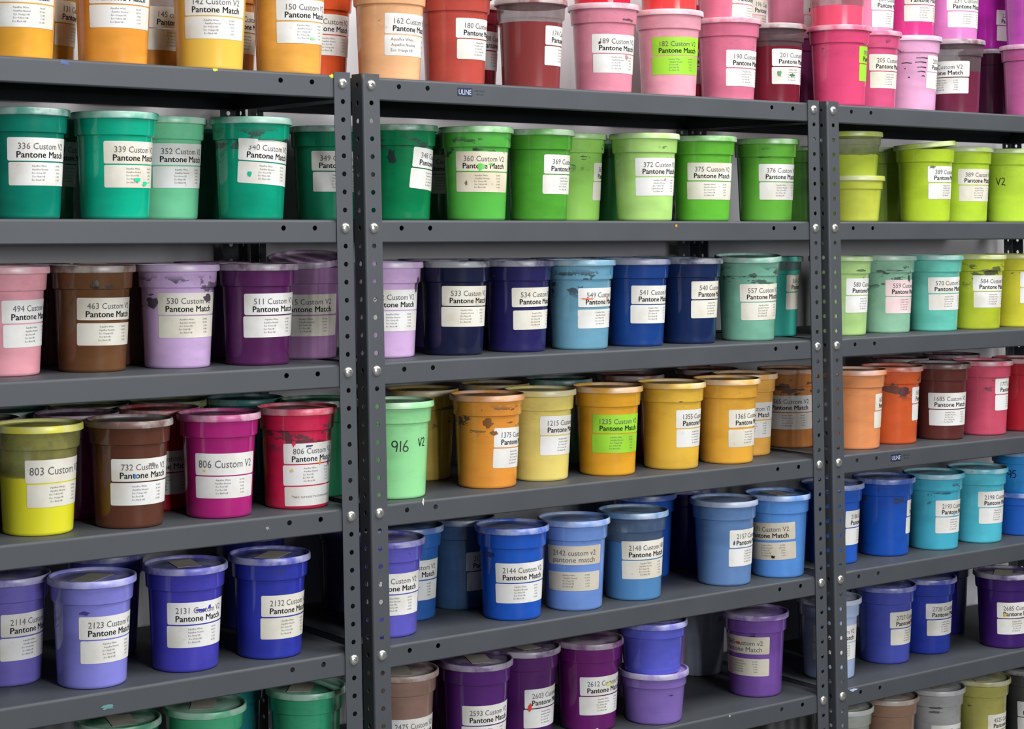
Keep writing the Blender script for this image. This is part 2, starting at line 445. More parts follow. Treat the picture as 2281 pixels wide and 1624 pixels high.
def stroke(acc, pts, w):
    """pen stroke as a flat ribbon through pts"""
    P = []
    for i in range(len(pts)-1):
        for k in range(4): P.append((pts[i][0]+(pts[i+1][0]-pts[i][0])*k/4, pts[i][1]+(pts[i+1][1]-pts[i][1])*k/4))
    P.append(pts[-1]); base = len(acc[0]); n = len(P)
    for i, (x, y) in enumerate(P):
        a, b = P[max(i-1, 0)], P[min(i+1, n-1)]; dx, dy = b[0]-a[0], b[1]-a[1]; l = math.hypot(dx, dy) or 1
        acc[0].append((x-dy/l*w/2, y+dx/l*w/2)); acc[0].append((x+dy/l*w/2, y-dx/l*w/2))
        if i: k = base+2*i; acc[1].append((k-2, k-1, k+1, k))
def circ(cx, cy, rx, ry, a0, a1, n=14): return [(cx+rx*math.cos(R(a0+(a1-a0)*i/n)), cy+ry*math.sin(R(a0+(a1-a0)*i/n))) for i in range(n+1)]
PEN = {'9': [circ(.35, .68, .28, .26, 20, 380), [(.63, .72), (.60, .35), (.52, 0)]],
       '1': [[(.25, .95), (.22, 0)]],
       '6': [[(.55, .98), (.25, .62), (.10, .25)] + circ(.38, .24, .27, .22, 170, 500)],
       'V': [[(0, .95), (.28, .05), (.62, 1.0)]],
       '2': [[(.05, .80), (.25, .98), (.48, .85), (.42, .55), (.08, .08), (.30, .12), (.62, .04)]],
       '5': [[(.62, .95), (.18, .92), (.15, .58), (.45, .60), (.60, .32), (.40, .05), (.08, .08)]]}
def handwriting(txt, x, y, h, w=.0024, gap=.62):
    acc = ([], []); cx = x
    for ch in txt:
        if ch == ' ': cx += h*.28; continue
        for st in PEN[ch]: stroke(acc, [(cx+a*h*.85, y+b*h) for a, b in st], w)
        cx += h*gap*(.55 if ch == '1' else 1)
    return acc
HUES = {'Red': 0, 'Orange': 30, 'Yellow': 55, 'Green': 130, 'Navy': 215, 'Violet': 275, 'Pink': 325}
def pigments(rgb):
    import colorsys
    h = colorsys.rgb_to_hsv(*[v/255 for v in rgb])[0]*360
    o = sorted(HUES, key=lambda k: min(abs(HUES[k]-h), 360-abs(HUES[k]-h)))
    return o[0], o[1]
def title_of(num):
    sp = {'2142': ('2142 custom v2', 'pantone match', False), '145': ('145 custom V2', 'Pantone Match', True),
          '2665': ('2665 custom v2', 'Pantone Match', False), '2148': ('2148 Custom HB', 'Pantone Match', True), '808': ('806 Custom V2', 'Pantone Match', True)}
    return sp.get(num, (num.rstrip('b') + ' Custom V2', 'Pantone Match', True))
def fine_lines(rgb, fine):
    a, b = pigments(rgb)
    l = [('Aquaflex White', 1), ('Aquaflex Neutral', 1), ('Eco %s HD' % a, 1)]
    if fine == 2: return l
    return l + [('Eco %s HB' % b, 1), ('Eco Black HB', 1)]
PCT = ['60.28%', '34.50%', '2.18%', '1.94%', '1.10%', '52.84%', '41.36%', '3.42%', '0.98%', '1.40%', '34.64%', '59.94%', '3.41%', '2.01%']
TUBS = [
  ('130', 0, -0.75, 0.11, 1.9225, (242, 165, 40), -97.1, 0.1518, 'golden orange ink tub beside the warm yellow tub 142', {}),
  ('131', 0, -0.622, 0.3, 1.9225, (205, 150, 50), -33.2, 0.1414, 'mustard ink tub behind the warm yellow tub 142', {}),
  ('143', 0, -0.549, 0.11, 1.9225, (240, 152, 45), -97.4, 0.1637, 'bright orange ink tub beside the warm yellow tub 142', {}),
  ('145', 0, -0.381, 0.3, 1.9225, (196, 120, 40), -57.6, 0.1451, 'amber in a clear ink tub behind the warm yellow tub 142', {'clear': 0.35}),
  ('142', 0, -0.338, 0.1, 1.9225, (238, 188, 62), -104.6, 0.1539, 'warm yellow ink tub with white sticker numbered 142', {'clear': 0.85}),
  ('144', 0, -0.2, 0.3, 1.9225, (200, 125, 55), -62.1, 0.1484, 'brownish orange ink tub behind the warm yellow tub 142', {}),
  ('150', 0, -0.153, 0.095, 1.9225, (245, 168, 62), -84.3, 0.1562, 'light orange ink tub with white sticker numbered 150', {}),
  ('165', 0, 0.033, 0.29, 1.9225, (226, 80, 32), -90.9, 0.1558, 'red-orange ink tub with white sticker numbered 165', {}),
  ('162', 0, 0.106, 0.1, 1.9225, (246, 180, 125), -75.2, 0.1445, 'peach ink tub with white sticker numbered 162', {'fine': 2}),
  ('180', 0, 0.297, 0.12, 1.9225, (196, 72, 60), -66.8, 0.1495, 'brick red ink tub with white sticker numbered 180', {}),
  ('188', 0, 0.471, 0.31, 1.9225, (150, 32, 44), -53.2, 0.1484, 'crimson red ink tub behind the brick red tub 180', {}),
  ('174', 0, 0.517, 0.12, 1.9225, (138, 52, 52), -43.7, 0.1478, 'maroon ink tub with white sticker numbered 174', {'clear': 0.8}),
  ('189', 0, 0.723, 0.1, 1.9225, (228, 132, 156), -96.1, 0.1382, 'dusty pink ink tub with white sticker numbered 189', {}),
  ('182', 0, 0.933, 0.1, 1.9225, (243, 160, 178), -108.7, 0.1449, 'pale pink ink tub with lime green sticker numbered 182', {'lime': 1}),
  ('187', 0, 1.2, 0.34, 1.9225, (205, 45, 66), -66.9, 0.1502, 'crimson ink tub behind the pale pink tub 182', {}),
  ('190', 0, 1.173, 0.14, 1.9225, (226, 112, 145), -80.5, 0.1298, 'rose pink ink tub with white sticker numbered 190', {}),
  ('201', 0, 1.359, 0.16, 1.9225, (120, 24, 42), -81.7, 0.1456, 'dark wine red ink tub with white sticker numbered 201', {'clear': 0.78}),
  ('218', 0, 1.598, 0.32, 1.9225, (150, 55, 125), None, None, 'plum ink tub behind the dark wine red tub 201', {}),
  ('192', 0, 1.53, 0.086, 1.9225, (228, 66, 116), -35.3, 0.1582, 'hot pink ink tub beside the raspberry pink tub 205', {'lime': 1}),
  ('205', 0, 1.7, 0.13, 1.9225, (226, 80, 130), -82.8, 0.1486, 'raspberry pink ink tub with white sticker numbered 205', {}),
  ('203', 0, 1.8911, 0.1504, 1.9225, (232, 165, 208), -44.2, 0.1575, 'orchid pink ink tub with black dashes drawn on its side', {'marks': 1}),
  ('209', 0, 2.0659, 0.1396, 1.9225, (112, 34, 62), -162.2, 0.1505, 'maroon ink tub beside the raspberry pink tub 205', {'clear': 0.62}),
  ('211', 0, 2.3825, 0.2732, 1.9225, (60, 14, 42), None, None, 'nearly black plum ink tub behind the raspberry pink tub 205', {}),
  ('223', 0, 2.356, 0.1, 1.9225, (205, 95, 160), None, None, 'mauve pink ink tub beside the raspberry pink tub 205', {}),
  ('185', 0, 0.719, 0.1, 2.1296, (222, 28, 52), None, None, 'scarlet ink tub stacked on the dusty pink tub 189', {}),
  ('179', 0, 0.9393, 0.1049, 2.1296, (236, 62, 62), None, None, 'coral red ink tub stacked on the pale pink tub 182', {}),
  ('186', 0, 1.197, 0.34, 2.1296, (214, 40, 60), -50.1, None, 'crimson ink tub stacked on the crimson tub', {}),
  ('191', 0, 1.165, 0.14, 2.1296, (236, 118, 150), -62.9, 0.0854, 'salmon pink ink tub stacked on the rose pink tub 190', {}),
  ('196', 0, 1.396, 0.3231, 2.1296, (238, 150, 175), -57.7, 0.091, 'soft pink ink tub stacked on the rose tub', {}),
  ('197', 0, 1.5917, 0.3151, 2.1296, (240, 140, 172), -55.8, 0.1034, 'candy pink ink tub stacked on the plum tub', {}),
  ('193', 0, 1.522, 0.086, 2.1296, (238, 72, 106), None, None, 'watermelon pink ink tub stacked on the hot pink tub', {'clear': 0.28}),
  ('204', 0, 1.6921, 0.131, 2.1296, (240, 138, 178), -73.7, 0.1064, 'bubblegum pink ink tub stacked on the raspberry pink tub 205', {}),
  ('213', 0, 1.8831, 0.1502, 2.1296, (222, 52, 136), -92.3, 0.1366, 'magenta pink ink tub stacked on the orchid pink tub', {}),
  ('231', 0, 2.0579, 0.1398, 2.1296, (228, 130, 208), -96.8, 0.1299, 'orchid ink tub with white sticker numbered 231', {}),
  ('229', 0, 2.3774, 0.2744, 2.1296, (168, 24, 152), -61.0, 0.1219, 'deep magenta purple ink tub stacked on the nearly black plum tub', {}),
  ('238', 0, 2.361, 0.1, 2.1296, (190, 70, 178), None, None, 'violet pink ink tub stacked on the mauve pink tub', {}),
  ('336', 1, -0.734, 0.11, 1.6177, (0, 132, 108), -82.1, 0.1553, 'deep teal ink tub with white sticker numbered 336', {}),
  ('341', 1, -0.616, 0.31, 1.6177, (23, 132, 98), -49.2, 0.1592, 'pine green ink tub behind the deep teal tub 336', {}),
  ('339', 1, -0.545, 0.11, 1.6177, (0, 178, 138), -75.7, 0.1538, 'bright sea green ink tub with white sticker numbered 339', {'yel': 1}),
  ('352', 1, -0.389, 0.2, 1.6177, (105, 204, 150), -82.5, 0.1569, 'pale mint green ink tub with white sticker numbered 352', {}),
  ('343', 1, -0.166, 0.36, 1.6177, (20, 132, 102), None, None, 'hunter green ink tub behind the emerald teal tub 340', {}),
  ('340', 1, -0.238, 0.105, 1.6177, (0, 160, 122), -84.3, 0.1735, 'emerald teal ink tub with white sticker numbered 340', {'patch': 1, 'rot': 4}),
  ('349', 1, 0.066, 0.3, 1.6177, (18, 132, 92), -92.0, 0.1559, 'bottle green ink tub with white sticker numbered 349', {}),
  ('348', 1, 0.167, 0.15, 1.6177, (0, 126, 72), -45.5, 0.1575, 'kelly green ink tub with white sticker numbered 348', {'patch': 1, 'rot': 5}),
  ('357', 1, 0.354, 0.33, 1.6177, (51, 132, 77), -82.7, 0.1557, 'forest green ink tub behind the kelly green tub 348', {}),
  ('360', 1, 0.35, 0.11, 1.6177, (78, 184, 62), -108.0, 0.1557, 'leaf green ink tub with white sticker numbered 360', {'dirty': 1, 'patch': 1}),
  ('369', 1, 0.54, 0.12, 1.6177, (74, 166, 42), -61.7, 0.1535, 'grass green ink tub with white sticker numbered 369', {}),
  ('367', 1, 0.722, 0.22, 1.6177, (145, 208, 84), -25.6, 0.1424, 'apple green ink tub beside the grass green tub 369', {'patch': 1}),
  ('372', 1, 0.854, 0.1, 1.6177, (174, 224, 114), -92.5, 0.1528, 'pale lime green ink tub with white sticker numbered 372', {}),
  ('375', 1, 1.057, 0.11, 1.6177, (90, 186, 44), -107.5, 0.1454, 'vivid green ink tub with white sticker numbered 375', {}),
  ('376', 1, 1.29, 0.12, 1.6177, (92, 176, 50), -92.5, 0.1472, 'mid green ink tub with white sticker numbered 376', {}),
  ('386', 1, 1.676, 0.17, 1.6177, (196, 206, 58), None, None, 'dull yellow-green ink short tub beside the acid green tub 389', {'small': 1}),
  ('387', 1, 1.668, 0.17, 1.7378, (188, 208, 50), None, None, 'yellow-green ink short tub stacked on the dull yellow-green tub', {'small': 1, 'clear': 0.55}),
  ('392', 1, 1.9204, 0.2843, 1.6177, (150, 186, 50), None, None, 'olive lime ink tub behind the acid green tub 389', {}),
  ('389', 1, 1.903, 0.11, 1.6177, (180, 214, 34), -76.6, 0.1547, 'acid green ink tub with white sticker numbered 389', {'lidtilt': 5}),
  ('389', 1, 2.09, 0.13, 1.6177, (180, 218, 40), -94.2, 0.1502, 'acid lime ink tub with white sticker numbered 389', {'yel': 1}),
  ('V2', 1, 2.286, 0.12, 1.6177, (182, 222, 46), None, None, 'lime ink tub with V2 handwritten in black marker', {'hand': 'V2'}),
  ('494', 2, -0.751, 0.168, 1.3129, (238, 156, 170), -59.9, 0.1483, 'baby pink ink tub with white sticker numbered 494', {}),
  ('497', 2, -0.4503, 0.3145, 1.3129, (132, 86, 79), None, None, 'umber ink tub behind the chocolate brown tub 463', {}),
  ('463', 2, -0.5674, 0.168, 1.3129, (110, 68, 36), -81.9, 0.1485, 'chocolate brown ink tub with white sticker numbered 463', {'gap': 0.006}),
  ('530', 2, -0.385, 0.152, 1.3129, (204, 168, 220), -93.6, 0.1551, 'light lilac ink tub with white sticker numbered 530', {'patch': 1}),
  ('511', 2, -0.209, 0.13, 1.3129, (94, 34, 94), -84.6, 0.1511, 'plum purple ink tub with white sticker numbered 511', {}),
  ('515', 2, -0.0295, 0.2306, 1.3129, (166, 116, 168), -112.5, 0.1424, 'dusky mauve ink tub with white sticker numbered 515', {'lidtilt': -9}),
  ('522', 2, 0.126, 0.15, 1.3129, (208, 168, 220), -101.7, 0.1514, 'pale lilac ink tub beside the midnight navy tub 533', {}),
  ('533', 2, 0.301, 0.13, 1.3129, (22, 28, 64), -90.0, 0.1566, 'midnight navy ink tub with white sticker numbered 533', {}),
  ('534', 2, 0.483, 0.1301, 1.3129, (38, 34, 100), -79.8, 0.1501, 'dark indigo ink tub with white sticker numbered 534', {'gap': 0.008}),
  ('549', 2, 0.657, 0.1099, 1.3129, (104, 166, 196), -75.6, 0.1462, 'sky blue ink tub with white sticker numbered 549', {'patch': 1, 'gap': 0.006}),
  ('541', 2, 0.8434, 0.12, 1.3129, (20, 64, 146), -83.5, 0.1478, 'royal blue ink tub with white sticker numbered 541', {}),
  ('540', 2, 1.0186, 0.12, 1.3129, (20, 42, 94), -70.7, 0.1558, 'deep navy ink tub with white sticker numbered 540', {}),
  ('557', 2, 1.216, 0.11, 1.3129, (114, 180, 154), -93.9, 0.1458, 'sage green ink tub with white sticker numbered 557', {'patch': 1, 'lidtilt': -4}),
  ('564', 2, 1.399, 0.21, 1.3129, (44, 170, 154), -44.9, 0.164, 'teal green ink tub beside the sage green tub 557', {'clear': 0.9}),
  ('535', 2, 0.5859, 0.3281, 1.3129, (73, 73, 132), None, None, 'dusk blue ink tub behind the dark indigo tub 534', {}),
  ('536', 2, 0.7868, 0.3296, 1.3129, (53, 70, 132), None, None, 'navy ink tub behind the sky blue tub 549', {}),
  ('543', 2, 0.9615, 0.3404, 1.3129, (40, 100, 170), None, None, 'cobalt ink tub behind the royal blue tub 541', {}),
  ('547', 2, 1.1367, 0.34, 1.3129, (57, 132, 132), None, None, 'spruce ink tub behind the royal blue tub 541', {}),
  ('580', 2, 1.584, 0.13, 1.3129, (168, 210, 124), -69.6, 0.1532, 'pastel green ink tub with white sticker numbered 580', {}),
  ('559', 2, 1.7731, 0.1411, 1.3129, (138, 194, 160), -81.0, 0.1461, 'grey-green ink tub with pale pink sticker numbered 559', {'pinklab': 1, 'patch': 1}),
  ('570', 2, 1.9469, 0.1189, 1.3129, (94, 200, 180), -93.0, 0.1514, 'aqua ink tub with white sticker numbered 570', {}),
  ('584', 2, 2.123, 0.11, 1.3129, (182, 198, 34), -90.4, 0.1538, 'chartreuse ink tub with white sticker numbered 584', {'patch': 1}),
  ('583', 2, 2.316, 0.12, 1.3129, (208, 204, 36), -75.3, 0.1612, 'mustard lime ink tub beside the chartreuse tub 584', {}),
  ('803', 3, -0.705, 0.114, 1.0081, (228, 222, 22), -75.7, 0.1476, 'fluorescent yellow ink tub with white sticker numbered 803', {'clear': 0.56, 'one': 1}),
  ('732', 3, -0.524, 0.088, 1.0081, (98, 52, 36), -87.7, 0.1384, 'dark brown ink tub with white sticker numbered 732', {}),
  ('805', 3, -0.3741, 0.2604, 1.0081, (190, 22, 40), -98.5, 0.1264, 'red ink tub behind the magenta tub 806', {}),
  ('806', 3, -0.32, 0.094, 1.0081, (194, 28, 128), -102.2, 0.1336, 'magenta ink tub with white sticker numbered 806', {'one': 1}),
  ('808', 3, -0.126, 0.108, 1.0081, (228, 32, 78), -86.0, 0.1399, 'neon red-pink ink tub with three stickers beside magenta tub 806', {'patch': 1, 'three': 1}),
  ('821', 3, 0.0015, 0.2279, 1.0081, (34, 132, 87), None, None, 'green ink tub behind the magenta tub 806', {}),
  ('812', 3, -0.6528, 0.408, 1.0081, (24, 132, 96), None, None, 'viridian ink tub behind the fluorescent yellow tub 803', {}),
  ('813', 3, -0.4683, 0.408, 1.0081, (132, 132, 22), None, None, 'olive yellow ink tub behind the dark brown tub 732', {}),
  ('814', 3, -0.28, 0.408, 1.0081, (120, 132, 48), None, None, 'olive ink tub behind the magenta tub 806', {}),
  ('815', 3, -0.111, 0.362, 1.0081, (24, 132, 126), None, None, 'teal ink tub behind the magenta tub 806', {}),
  ('916', 3, 0.121, 0.1, 1.0081, (144, 230, 150), None, None, 'mint ink tub with 916 handwritten in black marker', {'hand': '916   V2'}),
  ('1205', 3, 0.337, 0.31, 1.0081, (205, 170, 66), None, None, 'mustard yellow ink tub behind the orange tub 1375', {'patch': 1}),
  ('1375', 3, 0.3813, 0.1095, 1.0081, (242, 148, 42), -58.0, 0.1371, 'orange ink tub with white sticker numbered 1375', {'patch': 1, 'rot': 2}),
  ('1215', 3, 0.5547, 0.1345, 1.0081, (234, 210, 100), -71.2, 0.1527, 'pale yellow ink tub with white sticker numbered 1215', {}),
  ('1235', 3, 0.743, 0.11, 1.0081, (238, 164, 22), -102.3, 0.1472, 'amber ink tub with lime green sticker numbered 1235', {'lime': 1}),
  ('1355', 3, 0.943, 0.102, 1.0081, (238, 184, 48), -65.9, 0.1469, 'sunflower yellow ink tub with white sticker numbered 1355', {}),
  ('1365', 3, 1.13, 0.1, 1.0081, (238, 168, 42), -72.4, 0.1372, 'deep yellow ink tub with white sticker numbered 1365', {'gap': 0.005}),
  ('1385', 3, 1.2808, 0.189, 1.0081, (236, 168, 66), -112.7, 0.1396, 'light amber ink tub beside the deep yellow tub 1365', {}),
  ('1565', 3, 1.5055, 0.2463, 1.0081, (214, 132, 62), -132.2, 0.1418, 'tan orange ink tub with white sticker numbered 1565', {'patch': 1}),
  ('1225', 3, 0.566, 0.33, 1.0081, (190, 150, 50), None, None, 'ochre yellow ink tub behind the orange tub 1375', {}),
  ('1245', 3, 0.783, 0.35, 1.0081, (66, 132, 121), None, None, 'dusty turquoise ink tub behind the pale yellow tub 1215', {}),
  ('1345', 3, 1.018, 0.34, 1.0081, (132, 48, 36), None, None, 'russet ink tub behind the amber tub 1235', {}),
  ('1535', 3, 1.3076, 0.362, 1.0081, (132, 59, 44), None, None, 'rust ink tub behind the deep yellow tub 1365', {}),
  ('1625', 3, 1.618, 0.112, 1.0081, (242, 146, 84), -32.0, 0.1486, 'apricot orange ink tub beside the oxblood brown tub 1685', {}),
  ('1655', 3, 1.793, 0.134, 1.0081, (228, 88, 34), -33.7, 0.1561, 'burnt orange ink tub beside the oxblood brown tub 1685', {'patch': 1}),
  ('1685', 3, 1.982, 0.124, 1.0081, (98, 42, 36), -108.3, 0.132, 'oxblood brown ink tub with white sticker numbered 1685', {}),
  ('1777', 3, 2.17, 0.124, 1.0081, (218, 74, 104), -55.2, 0.1632, 'rose red ink tub with white sticker numbered 1777', {}),
  ('1797', 3, 2.347, 0.12, 1.0081, (184, 24, 42), None, None, 'cardinal red ink tub beside the rose red tub 1777', {}),
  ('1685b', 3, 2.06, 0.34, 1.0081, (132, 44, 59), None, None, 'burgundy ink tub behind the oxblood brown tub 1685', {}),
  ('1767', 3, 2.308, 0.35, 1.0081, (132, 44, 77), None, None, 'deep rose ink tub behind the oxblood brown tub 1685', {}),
  ('2114', 4, -0.7304, 0.2112, 0.7033, (108, 98, 190), -63.8, 0.143, 'dusty violet ink tub with white sticker numbered 2114', {}),
  ('2123', 4, -0.602, 0.092, 0.7033, (134, 134, 234), -78.1, 0.1422, 'periwinkle ink tub with white sticker numbered 2123', {'lidlab': 1}),
  ('2124', 4, -0.466, 0.33, 0.7033, (80, 80, 180), None, None, 'dusky periwinkle ink tub behind the periwinkle tub 2123', {}),
  ('2131', 4, -0.392, 0.104, 0.7033, (68, 64, 196), -90.0, 0.1429, 'blue-violet ink tub with white sticker numbered 2131', {'lidlab': 1}),
  ('2132', 4, -0.197, 0.1, 0.7033, (46, 58, 190), -76.8, 0.1341, 'ultramarine ink tub with white sticker numbered 2132', {'lidlab': 1}),
  ('2130', 4, 0.111, 0.12, 0.7033, (94, 88, 206), -101.8, 0.1416, 'violet-blue ink tub beside the ultramarine tub 2132', {}),
  ('2127', 4, 0.2422, 0.236, 0.7033, (38, 96, 178), -102.3, 0.1388, 'mid blue ink tub behind the bright blue tub 2144', {}),
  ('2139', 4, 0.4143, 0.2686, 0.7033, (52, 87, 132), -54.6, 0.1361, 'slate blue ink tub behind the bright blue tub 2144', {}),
  ('2144', 4, 0.441, 0.094, 0.7033, (20, 90, 214), -101.4, 0.1332, 'bright blue ink tub with white sticker numbered 2144', {}),
  ('2142', 4, 0.624, 0.092, 0.7033, (108, 150, 230), -127.4, 0.1538, 'cornflower blue ink tub with greyish sticker numbered 2142', {'gray': 1, 'gap': 0.017}),
  ('2148', 4, 0.815, 0.098, 0.7033, (74, 136, 196), -96.2, 0.1453, 'denim blue ink tub with white sticker numbered 2148', {'clear': 0.72}),
  ('2150', 4, 1.025, 0.3, 0.7033, (26, 80, 186), None, None, 'cobalt blue ink tub behind the denim blue tub 2148', {}),
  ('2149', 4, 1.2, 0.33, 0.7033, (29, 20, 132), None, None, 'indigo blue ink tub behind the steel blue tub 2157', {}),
  ('2157', 4, 1.12, 0.098, 0.7033, (94, 136, 196), -65.9, 0.1415, 'steel blue ink tub with white sticker numbered 2157', {}),
  ('2171', 4, 1.306, 0.092, 0.7033, (80, 146, 232), -153.1, 0.1415, 'clear sky blue ink tub beside the steel blue tub 2157', {'gray': 1, 'gap': 0.006, 'rot': -3, 'lidlab': 1}),
  ('2186', 4, 1.56, 0.14, 0.7033, (26, 92, 212), -51.1, 0.1425, 'azure blue ink tub beside the turquoise tub 2193', {}),
  ('2188', 4, 1.765, 0.138, 0.7033, (16, 84, 202), -23.8, 0.151, 'strong blue ink tub beside the turquoise tub 2193', {'patch': 1}),
  ('2193', 4, 1.952, 0.12, 0.7033, (58, 180, 210), -79.2, 0.1391, 'turquoise ink tub with white sticker numbered 2193', {}),
  ('2198', 4, 2.144, 0.12, 0.7033, (70, 196, 220), -83.6, 0.1478, 'light turquoise ink tub beside the turquoise tub 2193', {}),
  ('95', 4, 2.35, 0.13, 0.8234, (34, 145, 228), None, None, 'cerulean blue ink short tub with 95 handwritten in black marker', {'small': 1, 'hand': '95'}),
  ('96', 4, 2.346, 0.13, 0.7033, (26, 98, 212), None, None, 'cobalt blue ink short tub beside the turquoise tub 2193', {'small': 1}),
  ('3405', 5, -0.524, 0.14, 0.3985, (26, 145, 94), None, None, 'dark emerald ink tub beside the taupe tub 2475', {'lidlab': 1}),
  ('3395', 5, -0.331, 0.135, 0.3985, (64, 186, 130), None, None, 'jade green ink tub beside the taupe tub 2475', {'lidlab': 1}),
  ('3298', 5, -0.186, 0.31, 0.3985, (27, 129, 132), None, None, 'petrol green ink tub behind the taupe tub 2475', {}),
  ('3385', 5, -0.084, 0.14, 0.3985, (50, 170, 120), None, None, 'medium green ink tub beside the taupe tub 2475', {'lidlab': 1}),
  ('2475', 5, 0.165, 0.145, 0.3985, (154, 118, 104), -91.1, 0.1145, 'taupe ink tub with white sticker numbered 2475', {'lidlab': 1}),
  ('2593', 5, 0.3591, 0.1244, 0.3985, (94, 34, 130), -94.2, 0.1191, 'purple ink tub with white sticker numbered 2593', {'lidlab': 1}),
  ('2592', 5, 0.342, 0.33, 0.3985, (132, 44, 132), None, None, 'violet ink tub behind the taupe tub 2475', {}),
  ('2603', 5, 0.5299, 0.1626, 0.3985, (86, 28, 104), -70.2, 0.1236, 'dark violet purple ink tub with white sticker numbered 2603', {'lidlab': 1}),
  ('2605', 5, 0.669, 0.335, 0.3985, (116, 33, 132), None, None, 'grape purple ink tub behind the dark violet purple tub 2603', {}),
  ('2612', 5, 0.7031, 0.1359, 0.3985, (114, 24, 114), -87.8, 0.1325, 'deep magenta violet ink tub with white sticker numbered 2612', {}),
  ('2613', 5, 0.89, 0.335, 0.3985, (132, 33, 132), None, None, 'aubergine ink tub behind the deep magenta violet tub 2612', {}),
  ('2655', 5, 0.8708, 0.086, 0.3985, (134, 104, 196), None, None, 'lavender ink short tub beside the deep magenta violet tub 2612', {'small': 1}),
  ('2726', 5, 0.868, 0.088, 0.5186, (88, 94, 222), None, None, 'periwinkle blue ink short tub stacked on the lavender tub', {'small': 1, 'lidlab': 1}),
  ('2562', 5, 1.082, 0.31, 0.3985, (165, 115, 165), None, None, 'dull lilac ink tub behind the deep magenta violet tub 2612', {}),
  ('5285', 5, 1.291, 0.38, 0.3985, (150, 158, 176), None, None, 'slate grey ink tub behind the deep magenta violet tub 2612', {}),
  ('2665', 5, 1.256, 0.124, 0.3985, (120, 74, 170), -161.4, 0.1565, 'amethyst purple ink tub beside the iris blue tub 2727', {'gray': 1, 'gap': 0.012}),
  ('2705', 5, 1.7238, 0.3244, 0.3985, (96, 116, 158), None, None, 'grey-blue ink tub behind the iris blue tub 2727', {}),
  ('2707', 5, 1.543, 0.134, 0.3985, (170, 190, 230), -115.3, 0.1445, 'pale ice blue ink tub beside the iris blue tub 2727', {}),
  ('2727', 5, 1.8022, 0.1676, 0.3985, (68, 80, 188), -70.5, 0.1446, 'iris blue ink tub with white sticker numbered 2727', {}),
  ('2728', 5, 1.985, 0.176, 0.3985, (36, 58, 178), -82.9, 0.1451, 'sapphire blue ink tub with white sticker numbered 2728', {}),
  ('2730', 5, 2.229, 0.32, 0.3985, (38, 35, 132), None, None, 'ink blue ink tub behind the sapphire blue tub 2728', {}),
  ('2685', 5, 2.221, 0.088, 0.3985, (64, 24, 116), -99.8, 0.1332, 'dark violet ink tub with white sticker numbered 2685', {'lidlab': 1}),
  ('416', 6, 1.609, 0.15, 0.0937, (170, 175, 165), None, None, 'grey-green ink tub beside the khaki tub 4525', {'lidlab': 1}),
  ('4645', 6, 1.794, 0.15, 0.0937, (156, 118, 94), None, None, 'cocoa ink tub beside the khaki tub 4525', {'lidlab': 1}),
  ('4281', 6, 1.98, 0.14, 0.0937, (168, 168, 168), -90.7, 0.1144, 'mid grey ink tub beside the khaki tub 4525', {'lidlab': 1}),
  ('4525', 6, 2.169, 0.13, 0.0937, (174, 168, 78), -67.4, 0.1171, 'khaki ink tub with white sticker numbered 4525', {'lidlab': 1}),
  ('426', 6, 2.379, 0.12, 0.0937, (72, 72, 72), -112.4, 0.1229, 'charcoal ink tub beside the khaki tub 4525', {}),
  ('198', 0, 1.3977, 0.3309, 1.9225, (200, 60, 90), None, None, 'rose ink tub behind the rose pink tub 190', {}),
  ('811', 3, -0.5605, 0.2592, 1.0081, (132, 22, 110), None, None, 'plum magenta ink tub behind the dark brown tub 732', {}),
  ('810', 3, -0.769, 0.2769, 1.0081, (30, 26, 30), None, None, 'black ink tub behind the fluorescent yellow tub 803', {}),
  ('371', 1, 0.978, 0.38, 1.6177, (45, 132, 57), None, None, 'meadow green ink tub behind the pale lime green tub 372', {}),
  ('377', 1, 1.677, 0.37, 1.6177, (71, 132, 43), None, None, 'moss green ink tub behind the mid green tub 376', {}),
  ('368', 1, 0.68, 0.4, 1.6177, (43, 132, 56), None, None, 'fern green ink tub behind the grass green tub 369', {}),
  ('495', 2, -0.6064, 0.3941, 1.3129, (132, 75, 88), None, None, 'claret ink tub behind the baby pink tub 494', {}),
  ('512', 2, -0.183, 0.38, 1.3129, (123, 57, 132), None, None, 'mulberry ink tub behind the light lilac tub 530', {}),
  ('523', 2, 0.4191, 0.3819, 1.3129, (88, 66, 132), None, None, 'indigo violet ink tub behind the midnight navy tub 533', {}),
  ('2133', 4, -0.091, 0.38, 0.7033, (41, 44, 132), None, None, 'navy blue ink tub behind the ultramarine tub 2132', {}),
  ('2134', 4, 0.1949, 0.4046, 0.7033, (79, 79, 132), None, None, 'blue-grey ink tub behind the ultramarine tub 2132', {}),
]
for num, row, x, y, z, rgb, ang, lz, lab, fl in TUBS:
    if ang is None: continue
    a, b, bold = title_of(num); want(a); want(b, bold)
    for s, _ in fine_lines(rgb, fl.get('fine')): want(s, False, 1)
for s in PCT: want(s, False, 1)
want('*two screens recommended', False, 1); want('ULINE'); want('1-800-295-5510', False, 1); want('uline.com', False, 1)
bake_texts()
GROUP = 'tubs of mixed ink on the shelving'
rng = random.Random(11)
